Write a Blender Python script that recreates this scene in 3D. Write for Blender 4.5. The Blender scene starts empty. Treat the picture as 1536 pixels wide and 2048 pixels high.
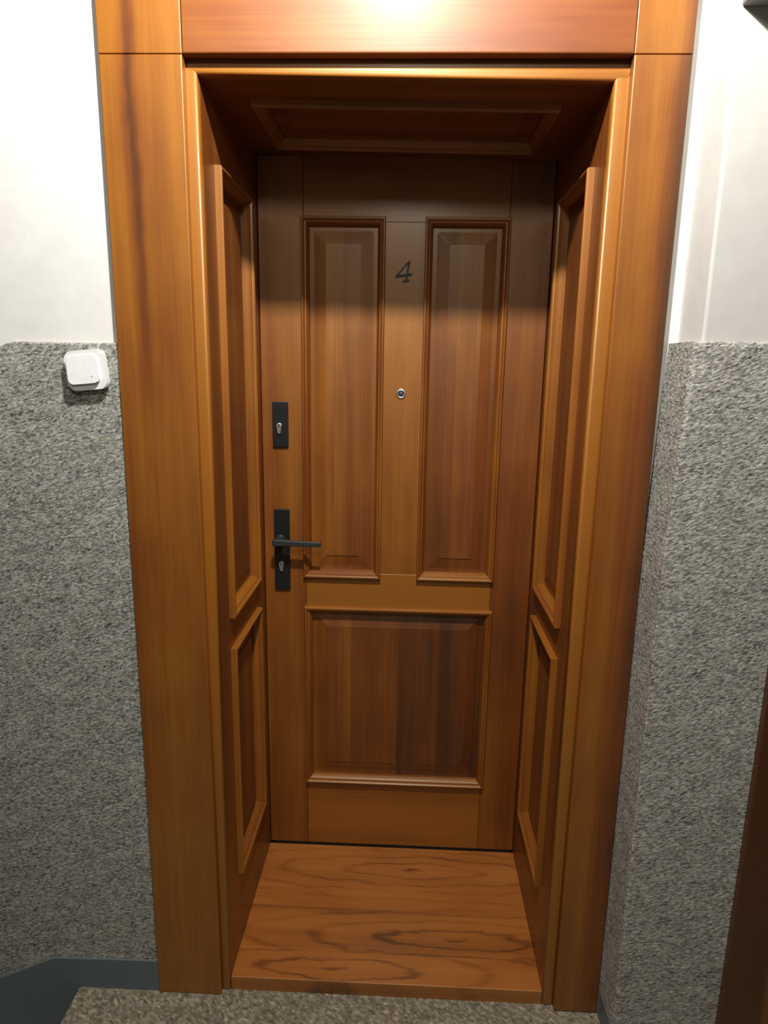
import bpy, bmesh, math, random
from mathutils import Matrix, Vector
from math import sin, cos, pi, radians

S = bpy.context.scene
C = S.collection
random.seed(4)

# ------------------------------------------------------------------ camera
CX, CY, CZ = 0.4569, -1.4432, 1.6173
PITCH, ROLL, YAW, F = -0.2133, 0.0168, 0.0355, 1350.0


def cam_axis(a, b, f):
    c, s = cos(ROLL), sin(ROLL)
    x = c * a - s * b
    up = s * a + c * b
    c, s = cos(PITCH), sin(PITCH)
    y = c * f - s * up
    z = s * f + c * up
    c, s = cos(YAW), sin(YAW)
    return Vector((c * x - s * y, s * x + c * y, z))


cam_data = bpy.data.cameras.new('camera')
cam_data.sensor_fit = 'AUTO'
cam_data.sensor_width = 36.0
cam_data.lens = F * 36.0 / 2048.0
cam_data.clip_start = 0.02
cam = bpy.data.objects.new('camera', cam_data)
C.objects.link(cam)
r_, u_, f_ = cam_axis(1, 0, 0), cam_axis(0, 1, 0), cam_axis(0, 0, 1)
cam.matrix_world = Matrix(((r_.x, u_.x, -f_.x, CX), (r_.y, u_.y, -f_.y, CY), (r_.z, u_.z, -f_.z, CZ), (0, 0, 0, 1)))
S.camera = cam

# ------------------------------------------------------------------ world, lamp, added fill light, exposure
world = bpy.data.worlds.new('world')
world.use_nodes = True
world.node_tree.nodes['Background'].inputs['Color'].default_value = (1.0, 0.95, 0.88, 1)
world.node_tree.nodes['Background'].inputs['Strength'].default_value = 0.004
S.world = world

lamp_data = bpy.data.lights.new('ceiling_lamp_light', 'POINT')
lamp_data.energy = 112.0
lamp_data.shadow_soft_size = 0.035
lamp_data.color = (1.0, 0.97, 0.92)
lamp = bpy.data.objects.new('ceiling_lamp_light', lamp_data)
lamp.location = (0.40, -0.68, 2.715)
C.objects.link(lamp)

sheen_fill_data = bpy.data.lights.new('sheen_fill_light', 'POINT')  # added fill, standing in for the opposite wall's glow on the door
sheen_fill_data.energy = 28.0
sheen_fill_data.shadow_soft_size = 0.10
sheen_fill_data.color = (1.0, 0.95, 0.88)
sheen_fill = bpy.data.objects.new('sheen_fill_light', sheen_fill_data)
sheen_fill.location = (0.45, -1.75, 2.62)
C.objects.link(sheen_fill)

S.view_settings.view_transform = 'Standard'
S.view_settings.look = 'None'
S.view_settings.gamma = 1.0
S.view_settings.use_curve_mapping = False
S.view_settings.exposure = 0.22

# ------------------------------------------------------------------ materials
def new_mat(name):
    m = bpy.data.materials.new(name)
    m.use_nodes = True
    nt = m.node_tree
    return m, nt, nt.nodes['Principled BSDF']


def nd(nt, kind, **kw):
    n = nt.nodes.new(kind)
    for k, v in kw.items():
        if k in n.inputs:
            n.inputs[k].default_value = v
        else:
            setattr(n, k, v)
    return n


def math_(nt, op, a, b=None, clamp=False):
    n = nt.nodes.new('ShaderNodeMath')
    n.operation = op
    n.use_clamp = clamp
    for i, v in enumerate((a, b)):
        if v is None:
            continue
        if isinstance(v, (int, float)):
            n.inputs[i].default_value = v
        else:
            nt.links.new(v, n.inputs[i])
    return n.outputs[0]


def attr(nt, name):
    n = nt.nodes.new('ShaderNodeAttribute')
    n.attribute_type = 'OBJECT'
    n.attribute_name = name
    return n.outputs['Fac']


def ramp(nt, fac, stops):
    n = nt.nodes.new('ShaderNodeValToRGB')
    e = n.color_ramp.elements
    while len(e) < len(stops):
        e.new(0.5)
    for i, (p, c) in enumerate(stops):
        e[i].position = p
        e[i].color = (*c, 1)
    nt.links.new(fac, n.inputs[0])
    return n.outputs[0]


def noise(nt, vec, scale, detail=3, rough=0.55, dist=0.0):
    n = nt.nodes.new('ShaderNodeTexNoise')
    n.inputs['Scale'].default_value = scale
    n.inputs['Detail'].default_value = detail
    n.inputs['Roughness'].default_value = rough
    n.inputs['Distortion'].default_value = dist
    nt.links.new(vec, n.inputs['Vector'])
    return n.outputs[0]


def mapping(nt, vec, scale, rot=(0, 0, 0), loc=(0, 0, 0)):
    n = nt.nodes.new('ShaderNodeMapping')
    n.inputs['Scale'].default_value = scale
    n.inputs['Rotation'].default_value = rot
    n.inputs['Location'].default_value = loc
    nt.links.new(vec, n.inputs['Vector'])
    return n.outputs[0]


def wood(name, axis, light=(0.305, 0.100, 0.006), mid=(0.175, 0.038, 0.0022), dark=(0.060, 0.010, 0.0010), rough=0.50, figure=0.0, level=1.0, tint=(1.0, 0.88, 0.55), coat=0.3):
    """Stained, varnished softwood whose grain runs along axis; per object: tone, seed, streak place/width/amount."""
    m, nt, bs = new_mat(name)
    co = nt.nodes.new('ShaderNodeTexCoord').outputs['Object']
    seed = attr(nt, 'seed')
    comb = nt.nodes.new('ShaderNodeCombineXYZ')
    for i, k in enumerate((3.17, 1.71, 5.33)):
        nt.links.new(math_(nt, 'MULTIPLY', seed, k), comb.inputs[i])
    add = nt.nodes.new('ShaderNodeVectorMath')
    add.operation = 'ADD'
    nt.links.new(co, add.inputs[0])
    nt.links.new(comb.outputs[0], add.inputs[1])
    p = add.outputs[0]

    def sc(a, b):
        v = [a, a, a]
        v['xyz'.index(axis)] = b
        return tuple(v)
    broad = noise(nt, mapping(nt, p, sc(14, 0.55)), 1.0, 4, 0.6, 0.4)
    fine = noise(nt, mapping(nt, p, sc(150, 3.0)), 1.0, 3, 0.6, 0.2)
    blot = noise(nt, mapping(nt, p, sc(6, 3.0)), 1.0, 3, 0.55, 0.0)
    f = math_(nt, 'ADD', math_(nt, 'MULTIPLY', broad, 0.62), math_(nt, 'MULTIPLY', fine, 0.18))
    f = math_(nt, 'ADD', f, math_(nt, 'MULTIPLY', blot, 0.40))
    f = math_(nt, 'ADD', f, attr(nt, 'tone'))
    # a darker streak of heartwood at one place of a board
    sep = nt.nodes.new('ShaderNodeSeparateXYZ')
    nt.links.new(co, sep.inputs[0])
    across = sep.outputs[0] if axis != 'x' else sep.outputs[2]
    wob = math_(nt, 'MULTIPLY', math_(nt, 'SUBTRACT', noise(nt, mapping(nt, p, sc(8, 2.6)), 1.0, 4, 0.65), 0.5), 0.05)
    d = math_(nt, 'SUBTRACT', math_(nt, 'ADD', across, wob), attr(nt, 'streak_at'))
    g = math_(nt, 'DIVIDE', d, math_(nt, 'ADD', attr(nt, 'streak_width'), 1e-4))
    g = math_(nt, 'EXPONENT', math_(nt, 'MULTIPLY', math_(nt, 'MULTIPLY', g, g), -1.0))
    f = math_(nt, 'SUBTRACT', f, math_(nt, 'MULTIPLY', math_(nt, 'MULTIPLY', g, math_(nt, 'MULTIPLY', math_(nt, 'SUBTRACT', sep.outputs[2], attr(nt, 'streak_from')), 2.2, True)), attr(nt, 'streak_amount')))
    if figure:
        # flat-sawn loops, two per board: stretched rings about (figure_x, figure_y)
        ax = math_(nt, 'MULTIPLY', math_(nt, 'SUBTRACT', sep.outputs[0], attr(nt, 'figure_x')), 0.15)
        ay = math_(nt, 'SUBTRACT', sep.outputs[1], attr(nt, 'figure_y'))
        wx = math_(nt, 'MULTIPLY', math_(nt, 'SUBTRACT', noise(nt, mapping(nt, p, (9, 22, 9)), 1.0, 3, 0.5), 0.5), 0.045)
        ay = math_(nt, 'ADD', ay, wx)
        rr = math_(nt, 'SQRT', math_(nt, 'ADD', math_(nt, 'MULTIPLY', ax, ax), math_(nt, 'MULTIPLY', ay, ay)))
        rw = math_(nt, 'ADD', rr, math_(nt, 'MULTIPLY', noise(nt, mapping(nt, p, (5, 30, 5)), 1.0, 2), 0.012))
        s1 = math_(nt, 'SINE', math_(nt, 'MULTIPLY', rw, 210.0))
        s1 = math_(nt, 'POWER', math_(nt, 'MAXIMUM', s1, 0.0), 3.0)
        fade = math_(nt, 'MULTIPLY', noise(nt, mapping(nt, p, (6, 12, 6)), 1.0, 2), 1.5, True)
        fade = math_(nt, 'MULTIPLY', fade, math_(nt, 'EXPONENT', math_(nt, 'MULTIPLY', rr, -9.0)))
        f = math_(nt, 'SUBTRACT', f, math_(nt, 'MULTIPLY', math_(nt, 'MULTIPLY', s1, fade), figure))
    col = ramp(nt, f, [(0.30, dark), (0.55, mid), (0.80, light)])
    nt.links.new(col, bs.inputs['Base Color'])
    bs.inputs['Roughness'].default_value = rough
    bs.inputs['Specular IOR Level'].default_value = level
    bs.inputs['Specular Tint'].default_value = (*tint, 1)
    bs.inputs['Coat Weight'].default_value = coat
    bs.inputs['Coat Roughness'].default_value = 0.27
    bp = nt.nodes.new('ShaderNodeBump')
    bp.inputs['Strength'].default_value = 0.10
    bp.inputs['Distance'].default_value = 0.002
    nt.links.new(fine, bp.inputs['Height'])
    nt.links.new(bp.outputs[0], bs.inputs['Normal'])
    return m


WOOD = {a: wood('stained_wood_' + a, a) for a in 'xyz'}
HEADER = wood('header_wood', 'x', light=(0.28, 0.092, 0.012), mid=(0.18, 0.044, 0.006), level=0.45, tint=(1, 0.97, 0.93), coat=0.16)
SILL = wood('threshold_wood', 'x', light=(0.46, 0.160, 0.030), mid=(0.34, 0.102, 0.016), dark=(0.11, 0.028, 0.005), rough=0.42, figure=0.36)


def stone(name, shades, scale, rot, bump=0.5, stretch=(1, 1, 2.1)):
    """Marble-chip plaster: coloured grains with shallow relief, dragged slightly by the trowel."""
    m, nt, bs = new_mat(name)
    co = nt.nodes.new('ShaderNodeTexCoord').outputs['Object']
    p = mapping(nt, mapping(nt, co, (1, 1, 1), rot), stretch)
    vo = nt.nodes.new('ShaderNodeTexVoronoi')
    vo.inputs['Scale'].default_value = scale
    nt.links.new(p, vo.inputs['Vector'])
    grain = noise(nt, p, scale * 0.55, 4, 0.7)
    patch = noise(nt, p, 14.0, 3, 0.6)
    sep = nt.nodes.new('ShaderNodeSeparateColor')
    nt.links.new(vo.outputs['Color'], sep.inputs[0])
    f = math_(nt, 'ADD', math_(nt, 'MULTIPLY', sep.outputs[0], 0.34), math_(nt, 'MULTIPLY', grain, 0.75))
    f = math_(nt, 'ADD', f, math_(nt, 'MULTIPLY', math_(nt, 'SUBTRACT', patch, 0.5), 0.25))
    col = ramp(nt, f, shades)
    hue = ramp(nt, sep.outputs[1], [(0.0, (0.85, 0.9, 1.08)), (0.5, (1, 1, 1)), (1.0, (1.12, 1.0, 0.80))])
    mx = nt.nodes.new('ShaderNodeMix')
    mx.data_type = 'RGBA'
    mx.blend_type = 'MULTIPLY'
    mx.inputs['Factor'].default_value = 0.6
    nt.links.new(col, mx.inputs['A'])
    nt.links.new(hue, mx.inputs['B'])
    nt.links.new(mx.outputs['Result'], bs.inputs['Base Color'])
    bs.inputs['Roughness'].default_value = 0.55
    bp = nt.nodes.new('ShaderNodeBump')
    bp.inputs['Strength'].default_value = bump
    bp.inputs['Distance'].default_value = 0.004
    nt.links.new(f, bp.inputs['Height'])
    nt.links.new(bp.outputs[0], bs.inputs['Normal'])
    return m


GREY = [(0.26, (0.038, 0.037, 0.035)), (0.5, (0.30, 0.295, 0.258)), (0.68, (0.51, 0.50, 0.445)), (0.9, (0.78, 0.77, 0.71))]
STONE = stone('marble_chip_plaster', GREY, 175.0, (0, radians(20), 0), 1.0, (1, 1, 2.2))
FLOORSTONE = stone('speckled_stone_floor', [(0.2, (0.05, 0.045, 0.033)), (0.5, (0.19, 0.16, 0.108)), (0.7, (0.31, 0.27, 0.19)), (0.92, (0.60, 0.56, 0.44))], 110.0, (0, 0, radians(35)), 0.2, (1, 1.6, 1))


def plain(name, col, rough=0.5, metal=0.0, spec=0.5, bump=0.0, bscale=60.0):
    m, nt, bs = new_mat(name)
    bs.inputs['Roughness'].default_value = rough
    bs.inputs['Metallic'].default_value = metal
    bs.inputs['Specular IOR Level'].default_value = spec
    co = nt.nodes.new('ShaderNodeTexCoord').outputs['Object']
    n = noise(nt, co, bscale, 3)
    dk = tuple(c * 0.93 for c in col)
    nt.links.new(ramp(nt, n, [(0.3, dk), (0.7, col)]), bs.inputs['Base Color'])
    if bump:
        bp = nt.nodes.new('ShaderNodeBump')
        bp.inputs['Strength'].default_value = bump
        bp.inputs['Distance'].default_value = 0.003
        nt.links.new(n, bp.inputs['Height'])
        nt.links.new(bp.outputs[0], bs.inputs['Normal'])
    return m


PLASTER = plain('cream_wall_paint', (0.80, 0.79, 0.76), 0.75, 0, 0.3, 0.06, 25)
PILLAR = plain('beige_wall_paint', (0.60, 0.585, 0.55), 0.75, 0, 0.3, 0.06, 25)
HALLPAINT = plain('darkened_hall_paint', (0.10, 0.09, 0.07), 0.75, 0, 0.3, 0.06, 25)  # unseen hall surfaces, coloured dark to cut bounced light
PLINTH = plain('slate_blue_plinth_paint', (0.125, 0.160, 0.180), 0.5)
BLACK = plain('black_powder_coat', (0.010, 0.010, 0.011), 0.45)
LEVER = plain('black_satin_metal', (0.030, 0.034, 0.036), 0.4)
CHROME = plain('polished_nickel', (0.80, 0.79, 0.76), 0.38, 1.0)
BRONZE = plain('dark_bronze', (0.014, 0.010, 0.007), 0.45, 0.3)
PLASTIC = plain('white_plastic', (0.88, 0.89, 0.88), 0.3)
MARK = plain('pale_green_mark', (0.62, 0.70, 0.66), 0.4)
LENS = plain('peephole_glass', (0.05, 0.055, 0.07), 0.06, 0.0, 1.0)
DARKGAP = plain('dark_gap', (0.02, 0.012, 0.008), 0.8)

# ------------------------------------------------------------------ helpers
def link(name, bm, m, parent=None, smooth=False, **props):
    bmesh.ops.recalc_face_normals(bm, faces=bm.faces[:])
    me = bpy.data.meshes.new(name)
    bm.to_mesh(me)
    bm.free()
    me.materials.append(m)
    if smooth:
        for f in me.polygons:
            f.use_smooth = True
    o = bpy.data.objects.new(name, me)
    C.objects.link(o)
    if parent is not None:
        o.parent = parent
        o.matrix_parent_inverse = Matrix.Translation(-base_of(parent))
    for k, v in props.items():
        o[k] = v
    return o


def base_of(o):
    v = Vector(o.location)
    p = o.parent
    # only the Empties sit away from the origin; meshes are built in place
    return v if p is None else v


def tag(o, label, cat, kind=None, group=None):
    o['label'] = label
    if cat:
        o['category'] = cat
    if kind:
        o['kind'] = kind
    if group:
        o['group'] = group
    return o


def empty(name, loc, label, cat, kind=None, group=None):
    o = bpy.data.objects.new(name, None)
    o.empty_display_size = 0.05
    o.location = loc
    C.objects.link(o)
    return tag(o, label, cat, kind, group)


def add_box(bm, x0, x1, y0, y1, z0, z1, bev=0.0, seg=1, edges=None):
    vs = [bm.verts.new((x, y, z)) for x in (x0, x1) for y in (y0, y1) for z in (z0, z1)]
    fs = [(0, 1, 3, 2), (4, 6, 7, 5), (0, 4, 5, 1), (2, 3, 7, 6), (0, 2, 6, 4), (1, 5, 7, 3)]
    faces = [bm.faces.new([vs[i] for i in f]) for f in fs]
    if bev:
        es = {e for f in faces for e in f.edges}
        if edges:
            es = {e for e in es if edges((e.verts[0].co + e.verts[1].co) / 2)}
        bmesh.ops.bevel(bm, geom=list(es), offset=bev, segments=seg, profile=0.5, affect='EDGES')
    return bm


def box(x0, x1, y0, y1, z0, z1, bev=0.0, seg=1, edges=None):
    return add_box(bmesh.new(), x0, x1, y0, y1, z0, z1, bev, seg, edges)


def prism(pts, d0, d1, place, bev=0.0):
    """Outline pts (u,v) extruded from depth d0 to d1; place(u,v,d) -> world."""
    bm = bmesh.new()
    a = [bm.verts.new(place(u, v, d0)) for u, v in pts]
    b = [bm.verts.new(place(u, v, d1)) for u, v in pts]
    n = len(pts)
    bm.faces.new(a)
    top = bm.faces.new(b[::-1])
    for i in range(n):
        bm.faces.new((a[i], a[(i + 1) % n], b[(i + 1) % n], b[i]))
    if bev:
        bmesh.ops.bevel(bm, geom=list(top.edges), offset=bev, segments=2, profile=0.5, affect='EDGES')
    return bm


def revolve(prof, place, n=24):
    """prof: (radius, depth) pairs from centre outward to base; axis along depth."""
    bm = bmesh.new()
    rings = []
    for r, d in prof:
        if r < 1e-6:
            rings.append([bm.verts.new(place(0, 0, d))])
        else:
            rings.append([bm.verts.new(place(r * cos(2 * pi * i / n), r * sin(2 * pi * i / n), d)) for i in range(n)])
    for p, q in zip(rings, rings[1:]):
        for i in range(n):
            j = (i + 1) % n
            if len(p) == 1:
                bm.faces.new((p[0], q[i], q[j]))
            elif len(q) == 1:
                bm.faces.new((p[i], q[0], p[j]))
            else:
                bm.faces.new((p[i], q[i], q[j], p[j]))
    return bm


def strip(rect, side, prof, place):
    """One mitred side of a moulding frame. rect=(u0,u1,v0,v1) outer edge; prof=[(inset, height)]."""
    u0, u1, v0, v1 = rect
    bm = bmesh.new()
    rows = []
    base = [(prof[-1][0], prof[-1][1] - 0.006), (prof[0][0], prof[-1][1] - 0.006)]
    for i, w in list(prof) + base:
        if side == 'bottom':
            a, b = (u0 + i, v0 + i), (u1 - i, v0 + i)
        elif side == 'top':
            a, b = (u0 + i, v1 - i), (u1 - i, v1 - i)
        elif side == 'left':
            a, b = (u0 + i, v0 + i), (u0 + i, v1 - i)
        else:
            a, b = (u1 - i, v0 + i), (u1 - i, v1 - i)
        rows.append((bm.verts.new(place(*a, w)), bm.verts.new(place(*b, w))))
    n = len(rows)
    for k in range(n):
        p, q = rows[k], rows[(k + 1) % n]
        bm.faces.new((p[0], p[1], q[1], q[0]))
    bm.faces.new([r[0] for r in rows])
    bm.faces.new([r[1] for r in rows][::-1])
    return bm


MOULD = [(0.0, 0.0), (0.0, 0.012), (0.002, 0.0155), (0.006, 0.016), (0.009, 0.0130), (0.010, 0.0085), (0.014, 0.0075), (0.018, 0.002), (0.022, -0.006), (0.022, -0.016)]
seed_n = [0]


def nseed():
    seed_n[0] += 1
    return (seed_n[0] * 0.618) % 7.0


def mould_frame(name, rect, place, parent, axes, tone=0.0, prof=MOULD):
    out = []
    for side in ('bottom', 'top', 'left', 'right'):
        ax = axes[0] if side in ('bottom', 'top') else axes[1]
        out.append(link(name, strip(rect, side, prof, place), WOOD[ax], parent, seed=nseed(), tone=tone))
    return out


def raised_panel(rect, place, parent, margin, bevel, field_w, margin_w, cuts, tones, axis='z'):
    """Raised-and-fielded panel glued up from boards; cuts: u positions between the boards."""
    u0, u1, v0, v1 = rect
    a, b = margin, margin + bevel
    us = [u0] + list(cuts) + [u1]

    def h(u, v):
        d = min(u - u0, u1 - u, v - v0, v1 - v)
        t = min(1.0, max(0.0, (d - a) / (b - a)))
        return margin_w + (field_w - margin_w) * (t * 0.75 + (0.25 if t >= 0.999 else 0.0))
    eps = 0.0004
    vl = [v0, v0 + a, v0 + b - eps, v0 + b, v1 - b, v1 - b + eps, v1 - a, v1]
    # the field as one surface, cut into boards; mitres of the bevel are kept by diagonal columns
    crit = sorted({u0, u0 + a, u0 + b - eps, u0 + b, u1 - b, u1 - b + eps, u1 - a, u1})
    for i in range(len(us) - 1):
        ua, ub = us[i] + (0.00008 if i else 0), us[i + 1] - (0.00008 if i < len(us) - 2 else 0)
        cols = [ua] + [c for c in crit if ua + 1e-5 < c < ub - 1e-5] + [ub]
        # extra columns in the corner bevels
        fine = []
        for c0, c1 in zip(cols, cols[1:]):
            fine.append(c0)
            if c1 - c0 > 0.004 and (c1 <= u0 + b + 1e-6 or c0 >= u1 - b - 1e-6):
                for k in range(1, 6):
                    fine.append(c0 + (c1 - c0) * k / 6)
        fine.append(cols[-1])
        rows = []
        for c0, c1 in zip(vl, vl[1:]):
            rows.append(c0)
            if 0.004 < c1 - c0 <= bevel + 1e-6 and (c1 <= v0 + b + 1e-6 or c0 >= v1 - b - 1e-6):
                for k in range(1, 6):
                    rows.append(c0 + (c1 - c0) * k / 6)
        rows.append(vl[-1])
        bm = bmesh.new()
        grid = [[bm.verts.new(place(u, v, h(u, v))) for v in rows] for u in fine]
        for x in range(len(fine) - 1):
            for y in range(len(rows) - 1):
                bm.faces.new((grid[x][y], grid[x + 1][y], grid[x + 1][y + 1], grid[x][y + 1]))
        # thickness
        geo = bmesh.ops.extrude_face_region(bm, geom=bm.faces[:])
        shift = Vector(place(0, 0, -0.008)) - Vector(place(0, 0, 0))
        for e in geo['geom']:
            if isinstance(e, bmesh.types.BMVert):
                e.co += shift
        link('board', bm, WOOD[axis], parent, seed=nseed(), tone=tones[i])


# ------------------------------------------------------------------ dimensions
XL, XR, D = 0.0226, 0.8357, 0.5339        # side linings of the doorway, plane of the door
ZT = 2.166                                # head of the doorway


def zt(x):                                # the head lining hangs a touch lower on the right
    return ZT - 0.0135 * (x - 0.43)


def on_door(u, v, w):
    return (u, D - w, v)


def on_left(u, v, w):
    return (XL + w, u, v)


def on_right(u, v, w):
    return (XR - w, u, v)


def on_head(u, v, w):
    return (u, v, zt(u) - w)


# ------------------------------------------------------------------ room shell
WY = 0.020        # plaster face of the door wall
w = empty('wall_back', (-0.6, WY, 0), 'cream plaster wall around the doorway with grey stone dado', 'wall', 'structure')
bm = bmesh.new()
add_box(bm, -5.7, -0.03, WY, 0.62, -1.6, 4.6)
add_box(bm, -0.03, 0.90, WY, 0.62, 2.30, 4.6)
add_box(bm, 0.90, 2.9, WY, 0.62, -0.6, 4.6)
add_box(bm, -0.03, 0.90, D + 0.05, 0.62, -0.6, 2.30)
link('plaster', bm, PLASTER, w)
# grey dado left of the casing; its top drops with the stairs
dado = [(-0.155, 0.0), (-0.155, 1.655), (-0.393, 1.655), (-0.405, 1.651), (-1.60, 1.11), (-1.60, -1.2), (-0.40, -0.6), (-0.155, -0.3)]
bm = prism(dado, WY + 0.01, 0.007, lambda u, v, d: (u, d, v), 0.004)
link('stone_dado', bm, STONE, w, label='grey marble-chip plaster dado below the cream paint')
plinth = [(-0.155, -0.02), (-0.155, 0.093), (-0.432, 0.088), (-0.450, 0.082), (-1.6, -0.47), (-1.6, -0.95), (-0.155, -0.3)]
b = tag(link('baseboard_left', prism(plinth, WY, 0.0035, lambda u, v, d: (u, d, v), 0.0015), PLINTH),
        'slate blue painted plinth stepping down the stairs', 'baseboard', 'structure')

w = empty('wall_right', (1.5, -0.1, 0), 'cream wall projection right of the doorway with grey stone dado', 'wall', 'structure')
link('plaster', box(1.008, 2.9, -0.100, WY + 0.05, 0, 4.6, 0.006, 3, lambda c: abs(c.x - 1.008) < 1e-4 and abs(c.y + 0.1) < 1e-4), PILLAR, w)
bm = prism([(0.9745, 0.0), (0.9745, 1.20), (0.990, 1.672), (2.9, 1.672), (2.9, 0.0)], WY + 0.004, -0.112, lambda u, v, d: (u, d, v), 0.009)
link('stone_dado', bm, STONE, w, label='grey marble-chip plaster dado wrapped around the corner')
tag(link('baseboard_right', box(0.9740, 1.2105, -0.118, -0.001, 0, 0.078, 0.003), PLINTH), 'slate blue plinth on the wall projection', 'baseboard', 'structure')

fl = empty('floor', (0.5, -1, 0), 'speckled grey brown stone landing with a step down at left', 'floor', 'structure')
link('landing', box(-0.38, 2.9, -2.45, 0.03, -0.16, 0.0, 0.006, 2, lambda c: abs(c.x + 0.38) < 1e-4 and abs(c.z) < 1e-4), FLOORSTONE, fl)
for k in range(1, 5):
    link('step', box(-0.38 - 0.32 * k, -0.38 - 0.32 * (k - 1) + 0.02, -1.4, 0.03, -0.16 * (k + 1), -0.16 * k, 0.006, 2, lambda c: True), FLOORSTONE, fl, seed=0.3)
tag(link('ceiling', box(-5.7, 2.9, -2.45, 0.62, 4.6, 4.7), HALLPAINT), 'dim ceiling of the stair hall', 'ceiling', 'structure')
w = empty('wall_front', (0, -2.25, 0), 'dim painted wall of the stair hall behind the viewer', 'wall', 'structure')
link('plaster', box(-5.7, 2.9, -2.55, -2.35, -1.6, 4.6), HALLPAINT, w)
link('stone_dado', box(-5.7, 2.9, -2.35, -2.33, -1.6, 1.66), PLINTH, w)  # dark paint in place of stone, again to cut bounce
w = empty('wall_left', (-5.6, -1.5, 0), 'dim painted wall of the stair hall across the stairs', 'wall', 'structure')
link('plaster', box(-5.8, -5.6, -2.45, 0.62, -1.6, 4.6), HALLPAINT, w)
link('stone_dado', box(-5.6, -5.58, -2.23, 0.02, -1.6, 0.9), STONE, w)

# ------------------------------------------------------------------ casing around the doorway
def front_edges(c):
    return c.y < 0.002


tl = empty('trim_1', (-0.082, 0.01, 0), 'broad orange stained wooden casing board left of the door', 'door casing', 'structure')
link('casing_board', box(-0.164, 0.0, 0.0, WY + 0.002, 0.0, 2.1990, 0.0025, 2, front_edges), WOOD['z'], tl, seed=1.3, tone=0.10, streak_at=-0.106, streak_width=0.009, streak_amount=0.26, streak_from=1.50)
link('corner_block', box(-0.164, 0.0, 0.0005, WY + 0.002, 2.2003, 2.345, 0.0015, 2, front_edges), WOOD['z'], tl, seed=1.3, tone=0.12, streak_at=-0.104, streak_width=0.010, streak_amount=0.26)
tr = empty('trim_2', (0.918, 0.01, 0), 'narrow orange stained wooden casing board right of the door', 'door casing', 'structure')
link('casing_board', box(0.864, 0.973, 0.0, WY + 0.002, 0.003, 2.1990, 0.0025, 2, front_edges), WOOD['z'], tr, seed=2.9, tone=0.06, streak_at=0.985, streak_width=0.045, streak_amount=0.34)
link('corner_block', box(0.864, 0.973, 0.0005, WY + 0.002, 2.2003, 2.345, 0.0015, 2, front_edges), WOOD['z'], tr, seed=2.9, tone=0.06, streak_at=0.990, streak_width=0.03, streak_amount=0.30)
th = empty('trim_3', (0.432, 0.01, 2.2), 'glossy reddish wooden header board above the door', 'door casing', 'structure')
link('header_board', box(0.0010, 0.8632, -0.001, WY + 0.002, 2.200, 2.345, 0.003, 2, front_edges), HEADER, th, seed=4.1, tone=0.02)
link('shadow_cornice', box(-0.19, 0.999, -0.052, WY, 2.345, 2.385, 0.006, 2, front_edges), WOOD['x'], th, seed=4.6, tone=0.0)  # unseen moulding added to throw the shaded patch at the right end

# ------------------------------------------------------------------ panelled linings of the doorway
def bead_strip(x0, x1, z0, z1, shear=False):
    bm = box(x0, x1, 0.0165, 0.045, z0, z1, 0.005, 4, front_edges_bead)
    if shear:
        for v in bm.verts:
            if v.co.z < (z0 + z1) / 2:           # level top, underside follows the head lining
                v.co.z += zt(v.co.x) - ZT
    return bm


def front_edges_bead(c):
    return c.y < 0.0167 and True


Y0, Y1 = 0.045, D + 0.05
for name, place, lab, sgn, x0, x1 in (('trim_4', on_left, 'panelled wooden lining on the left side of the deep doorway', 1, -0.0015, XL),
                                      ('trim_5', on_right, 'panelled wooden lining on the right side of the deep doorway', -1, XR, 0.8655)):
    t = empty(name, ((x0 + x1) / 2, 0.27, 0), lab, 'doorway lining', 'structure')
    zhead = zt(XL if sgn > 0 else XR) + 0.004

    def slab(u0, u1, v0, v1, d=0.020):
        a, b = place(u0, v0, 0), place(u1, v1, -d)
        lo = [min(p, q) for p, q in zip(a, b)]
        hi = [max(p, q) for p, q in zip(a, b)]
        return box(lo[0], hi[0], lo[1], hi[1], lo[2], hi[2])
    link('bead', bead_strip(x0, x1, 0.0, zhead + 0.006), WOOD['z'], t, True, seed=nseed(), tone=0.34)
    PU0, PU1, PV = 0.122, 0.425, ((0.265, 0.917), (0.998, 2.035))
    link('stile', slab(Y0, PU0 + 0.01, 0.0, zhead), WOOD['z'], t, seed=nseed(), tone=-0.06)
    link('stile', slab(PU1 - 0.01, Y1, 0.0, zhead), WOOD['z'], t, seed=nseed(), tone=-0.06)
    for v0, v1 in ((0.0, PV[0][0] + 0.01), (PV[0][1] - 0.01, PV[1][0] + 0.01), (PV[1][1] - 0.01, zhead)):
        link('rail', slab(PU0 + 0.0103, PU1 - 0.0103, v0, v1), WOOD['y'], t, seed=nseed(), tone=-0.06)
    for v0, v1 in PV:
        rect = (PU0, PU1, v0, v1)
        pn = link('panel', slab(PU0 + 0.012, PU1 - 0.012, v0 + 0.012, v1 - 0.012, 0.024), DARKGAP, t)
        for v in pn.data.vertices:                 # backing sits behind the boards
            v.co.x -= sgn * 0.020
        inner = (PU0 + 0.020, PU1 - 0.020, v0 + 0.020, v1 - 0.020)
        raised_panel(inner, place, pn, 0.014, 0.030, -0.006, -0.014, [], [-0.06])
        mould_frame('moulding', rect, place, pn, 'yz', 0.12)

t = empty('trim_6', (0.43, 0.27, ZT), 'panelled wooden head lining above the door recess', 'doorway lining', 'structure')
link('bead', bead_strip(-0.001, 0.865, ZT, 2.183, True), WOOD['x'], t, True, seed=nseed(), tone=0.14)


def head_slab(x0, x1, y0, y1, w0=0.0, w1=0.020):
    bm = bmesh.new()
    add_box(bm, x0, x1, y0, y1, 0, 1)
    for v in bm.verts:
        v.co.z = zt(v.co.x) + (w1 if v.co.z > 0.5 else w0)
    return bm


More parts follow.
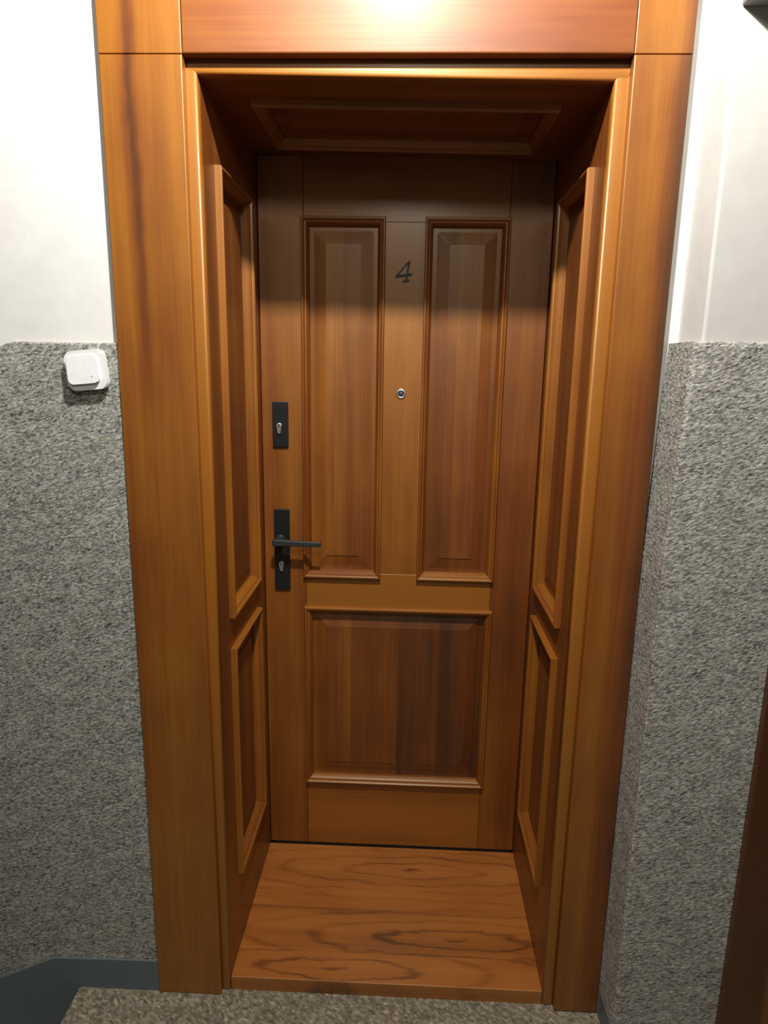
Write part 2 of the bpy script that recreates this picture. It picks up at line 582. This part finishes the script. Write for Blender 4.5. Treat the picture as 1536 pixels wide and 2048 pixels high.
link('fillet', box(-0.001, 0.865, 0.030, 0.050, 2.175, 2.215), WOOD['x'], t, seed=nseed(), tone=-0.05)
HX0, HX1, HY0, HY1 = 0.100, 0.760, 0.140, 0.440
link('rail', head_slab(XL, XR, Y0, HY0 + 0.01), WOOD['x'], t, seed=nseed(), tone=-0.06)
link('rail', head_slab(XL, XR, HY1 - 0.01, Y1), WOOD['x'], t, seed=nseed(), tone=-0.06)
link('stile', head_slab(XL, HX0 + 0.01, HY0 + 0.0103, HY1 - 0.0103), WOOD['y'], t, seed=nseed(), tone=-0.06)
link('stile', head_slab(HX1 - 0.01, XR, HY0 + 0.0103, HY1 - 0.0103), WOOD['y'], t, seed=nseed(), tone=-0.06)
pn = link('panel', head_slab(HX0 + 0.012, HX1 - 0.012, HY0 + 0.012, HY1 - 0.012, 0.022, 0.03), DARKGAP, t)
raised_panel((HX0 + 0.02, HX1 - 0.02, HY0 + 0.02, HY1 - 0.02), on_head, pn, 0.014, 0.030, -0.006, -0.014, [], [-0.06], 'x')
mould_frame('moulding', (HX0, HX1, HY0, HY1), on_head, pn, 'xy', 0.08)

# ------------------------------------------------------------------ threshold
ts = empty('threshold', (0.43, 0.27, 0), 'light brown wooden threshold of glued boards at the foot of the door', 'threshold')
for y0, y1, fx, fy, tone, sd in ((0.0185, 0.108, 0.30, 0.055, 0.02, 0.7), (0.1083, 0.262, 0.62, 0.165, -0.02, 2.2), (0.2623, D - 0.006, 0.50, 0.425, 0.06, 5.1)):
    link('plank', box(XL + 0.0005, XR - 0.0005, y0, y1, 0.0, 0.041, 0.002, 1, lambda c: c.y < 0.019 and c.z > 0.04), SILL, ts, seed=sd, tone=tone, figure_x=fx, figure_y=fy)

# ------------------------------------------------------------------ the door
dr = empty('door_1', (0.03, D, 0.045), 'panelled orange brown wooden flat door numbered 4 with black handle', 'door', 'structure')
DL, DR, DB = XL + 0.002, XR - 0.002, 0.046
T = 0.045


def leaf(x0, x1, z0, z1, bev=0.0012):
    return box(x0, x1, D, D + T, z0, z1, bev, 1, lambda c: c.y < D + 1e-4)


LPX, RPX, UPZ = (0.144, 0.379), (0.488, 0.721), (0.980, 2.015)
LWX, LWZ = (0.146, 0.723), (0.279, 0.886)
ST0, ST1 = 0.1505, 0.7165
link('stile', leaf(DL, ST0, DB, 2.17), WOOD['z'], dr, seed=0.9, tone=0.02)
link('stile', leaf(ST1, DR, DB, 2.17), WOOD['z'], dr, seed=3.7, tone=-0.02)
link('rail', leaf(ST0 + 0.0004, ST1 - 0.0004, 2.003, 2.17), WOOD['x'], dr, seed=1.9, tone=0.0)
link('rail', leaf(ST0 + 0.0004, ST1 - 0.0004, 0.874, 0.9945), WOOD['x'], dr, seed=5.5, tone=0.40)
link('rail', leaf(ST0 + 0.0004, ST1 - 0.0004, DB, 0.291), WOOD['x'], dr, seed=6.1, tone=0.14)
link('mullion', box(0.367, 0.500, D + 0.0012, D + T, 0.995, 2.0025), WOOD['z'], dr, seed=2.4, tone=0.14, streak_at=0.475, streak_width=0.030, streak_amount=0.10)


def door_panel(px, pz, cuts, tones, mt):
    pn = link('panel', box(px[0] + 0.012, px[1] - 0.012, D + 0.028, D + 0.034, pz[0] + 0.012, pz[1] - 0.012), DARKGAP, dr)
    inner = (px[0] + 0.020, px[1] - 0.020, pz[0] + 0.020, pz[1] - 0.020)
    raised_panel(inner, on_door, pn, 0.014, 0.034, -0.007, -0.016, cuts, tones)
    mould_frame('moulding', (*px, *pz), on_door, pn, 'xz', mt)


door_panel(LPX, UPZ, (0.236, 0.262), (0.08, -0.02, 0.04), 0.03)
door_panel(RPX, UPZ, (0.585, 0.640), (-0.08, 0.04, 0.0), 0.03)
door_panel(LWX, LWZ, (0.2906, 0.438, 0.5656), (0.0, -0.08, -0.16, -0.22), 0.10)


def at_door(x, z, w0=0.0):
    return lambda u, v, d: (x + u, D - w0 - d, z + v)


def euro(place_x, place_z, w0, parent):
    R, hw, L = 0.0085, 0.0050, 0.024
    pts = []
    a0 = math.asin(hw / R)
    for i in range(17):
        a = -pi / 2 + a0 + (2 * pi - 2 * a0) * i / 16
        pts.append((R * cos(a), R * sin(a)))
    for i in range(7):
        a = pi + pi * i / 6
        pts.append((hw * cos(a), -L + hw + hw * sin(a)))
    pts = pts[::-1]
    c = link('cylinder', prism(pts, 0.0, 0.006, at_door(place_x, place_z, w0), 0.0012), CHROME, parent)
    return c


lp = link('lock_plate', box(0.0565, 0.1025, D - 0.009, D, 1.3785, 1.5105, 0.0015, 2), BLACK, dr, label='short black lock plate without a lever')
euro(0.0765, 1.441, 0.009, lp)
link('keyway', prism([(-0.0012, -0.004), (0.0012, -0.004), (0.0012, 0.004), (-0.0012, 0.004)], 0, 0.0004, at_door(0.0765, 1.441, 0.015)), BLACK, lp)
hp = link('handle_plate', box(0.0555, 0.1025, D - 0.009, D, 0.9395, 1.191, 0.0015, 2), BLACK, dr, label='long black handle plate with lever')
euro(0.0765, 1.022, 0.009, hp)
link('keyway', prism([(-0.0012, -0.004), (0.0012, -0.004), (0.0012, 0.004), (-0.0012, 0.004)], 0, 0.0004, at_door(0.0765, 1.022, 0.015)), BLACK, hp)
# lever: round neck out of the plate, turning into a flat bar that tapers to its tip
bm = revolve([(0, 0.052), (0.0095, 0.052), (0.0105, 0.050), (0.0105, 0.004), (0.013, 0.003), (0.013, 0.0)], at_door(0.0745, 1.100, 0.009), 24)
sect = [(0.0605, 0.0088, 0.040, 0.0555), (0.066, 0.0098, 0.039, 0.0565), (0.085, 0.0096, 0.040, 0.056), (0.110, 0.0086, 0.042, 0.0555), (0.160, 0.0080, 0.043, 0.055), (0.202, 0.0076, 0.043, 0.0545), (0.2045, 0.0066, 0.044, 0.0535)]
loops = []
for k, (x, hh, d0, d1) in enumerate(sect):
    zc = 1.1010 - 0.022 * (x - 0.0605)
    ch = 0.0025
    ring = [(-hh + ch, d0), (hh - ch, d0), (hh, d0 + ch), (hh, d1 - ch), (hh - ch, d1), (-hh + ch, d1), (-hh, d1 - ch), (-hh, d0 + ch)]
    loops.append([bm.verts.new((x, D - 0.009 - d, zc + h)) for h, d in ring])
for p, q in zip(loops, loops[1:]):
    for i in range(8):
        bm.faces.new((p[i], p[(i + 1) % 8], q[(i + 1) % 8], q[i]))
bm.faces.new(loops[0])
bm.faces.new(loops[-1][::-1])
link('lever', bm, LEVER, hp)

pe = link('peephole', revolve([(0.0085, 0.0035), (0.0098, 0.0052), (0.0125, 0.0045), (0.0148, 0.0018), (0.0150, 0.0), (0.0085, 0.0)], at_door(0.4300, 1.539, -0.0012), 32), CHROME, dr, True, label='round nickel peephole ring')
link('lens', revolve([(0, 0.0042), (0.004, 0.0036), (0.0075, 0.0020), (0.0086, 0.0)], at_door(0.4300, 1.539, -0.0012), 24), LENS, pe, True)

# the figure 4: a slanted diagonal, a crossbar, a leaning stem and a foot, cut from one plate
four = [(0.4445, 1.9030), (0.4490, 1.9030), (0.4435, 1.8690), (0.4540, 1.8705), (0.4535, 1.8640), (0.4425, 1.8625), (0.4410, 1.8530), (0.4460, 1.8530), (0.4455, 1.8480),
        (0.4275, 1.8455), (0.4280, 1.8505), (0.4345, 1.8518), (0.4360, 1.8618), (0.4065, 1.8580), (0.4068, 1.8622)]
hole = [(0.4413, 1.8945), (0.4373, 1.8683), (0.4150, 1.8652)]


def ring_plate(outer, inner, w0, w1):
    bm = bmesh.new()
    ed = []
    for loop in (outer, inner):
        vs = [bm.verts.new((u, D + 0.0012 - w1, v)) for u, v in loop]
        for i in range(len(vs)):
            ed.append(bm.edges.new((vs[i], vs[(i + 1) % len(vs)])))
    bmesh.ops.triangle_fill(bm, edges=ed, use_beauty=True)
    geo = bmesh.ops.extrude_face_region(bm, geom=bm.faces[:])
    for e in geo['geom']:
        if isinstance(e, bmesh.types.BMVert):
            e.co.y += w1 - w0
    return bm


link('number', ring_plate(four, hole, -0.0002, 0.004), BRONZE, dr, label='dark bronze figure 4')

# ------------------------------------------------------------------ wall switch left of the casing
SW = Vector((-0.2295, 0.007, 1.598))
sw = empty('wall_switch', SW, 'white wall switch mounted crookedly on the grey stone beside the left casing', 'switch')
RS = Matrix.Rotation(radians(-5.5), 3, 'Y')


def pillow(hw, hh, n=6.5, k=40):
    pts = []
    for i in range(k):
        a = 2 * pi * (i + 0.5) / k
        c, d = cos(a), sin(a)
        pts.append((math.copysign(abs(c) ** (2 / n), c) * hw, math.copysign(abs(d) ** (2 / n), d) * hh))
    return pts


def on_switch(dx=0.0, dz=0.0, tilt=0.0):
    def f(u, v, d):
        q = RS @ Vector((u + dx, 0, v + dz))
        return (SW.x + q.x, SW.y - d - tilt * v, SW.z + q.z)
    return f


link('mounting_box', prism(pillow(0.0405, 0.0395), 0.0, 0.010, on_switch()), PLASTIC, sw)
link('frame', prism(pillow(0.0430, 0.0415), 0.008, 0.019, on_switch(), 0.004), PLASTIC, sw)
rk = link('rocker', prism(pillow(0.0335, 0.0295, 7.5), 0.014, 0.0245, on_switch(-0.0045, 0.0015, -0.10), 0.0015), PLASTIC, sw)
link('symbol', revolve([(0, 0.0008), (0.0026, 0.0008), (0.003, 0.0)], lambda u, v, d: on_switch(0.015, -0.014)(u, v, 0.0257 + d), 12), MARK, rk)

# ------------------------------------------------------------------ casing of the next doorway, added shadow-casting box above
t7 = empty('trim_7', (1.26, -0.12, 0), 'dark brown wooden casing of the next doorway at the lower right', 'door casing', 'structure')
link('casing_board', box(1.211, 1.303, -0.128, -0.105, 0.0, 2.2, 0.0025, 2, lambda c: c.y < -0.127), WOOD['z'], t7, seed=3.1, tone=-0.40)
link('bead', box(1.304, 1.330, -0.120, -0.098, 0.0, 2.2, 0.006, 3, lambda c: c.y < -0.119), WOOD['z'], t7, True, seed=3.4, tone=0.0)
mb = empty('shadow_box', (1.3, -0.1, 2.33), 'grey box shape added high on the beige wall to cast a corner shadow', 'box')  # made-up box, placed to throw the dark shadow at top right
link('body', box(1.010, 1.60, -0.26, -0.100, 2.232, 2.75, 0.004, 2), plain('grey_metal_paint', (0.25, 0.25, 0.24), 0.5), mb)
link('door', box(1.030, 1.58, -0.266, -0.260, 2.285, 2.73, 0.002, 1), plain('grey_door_paint', (0.28, 0.28, 0.27), 0.5), mb)
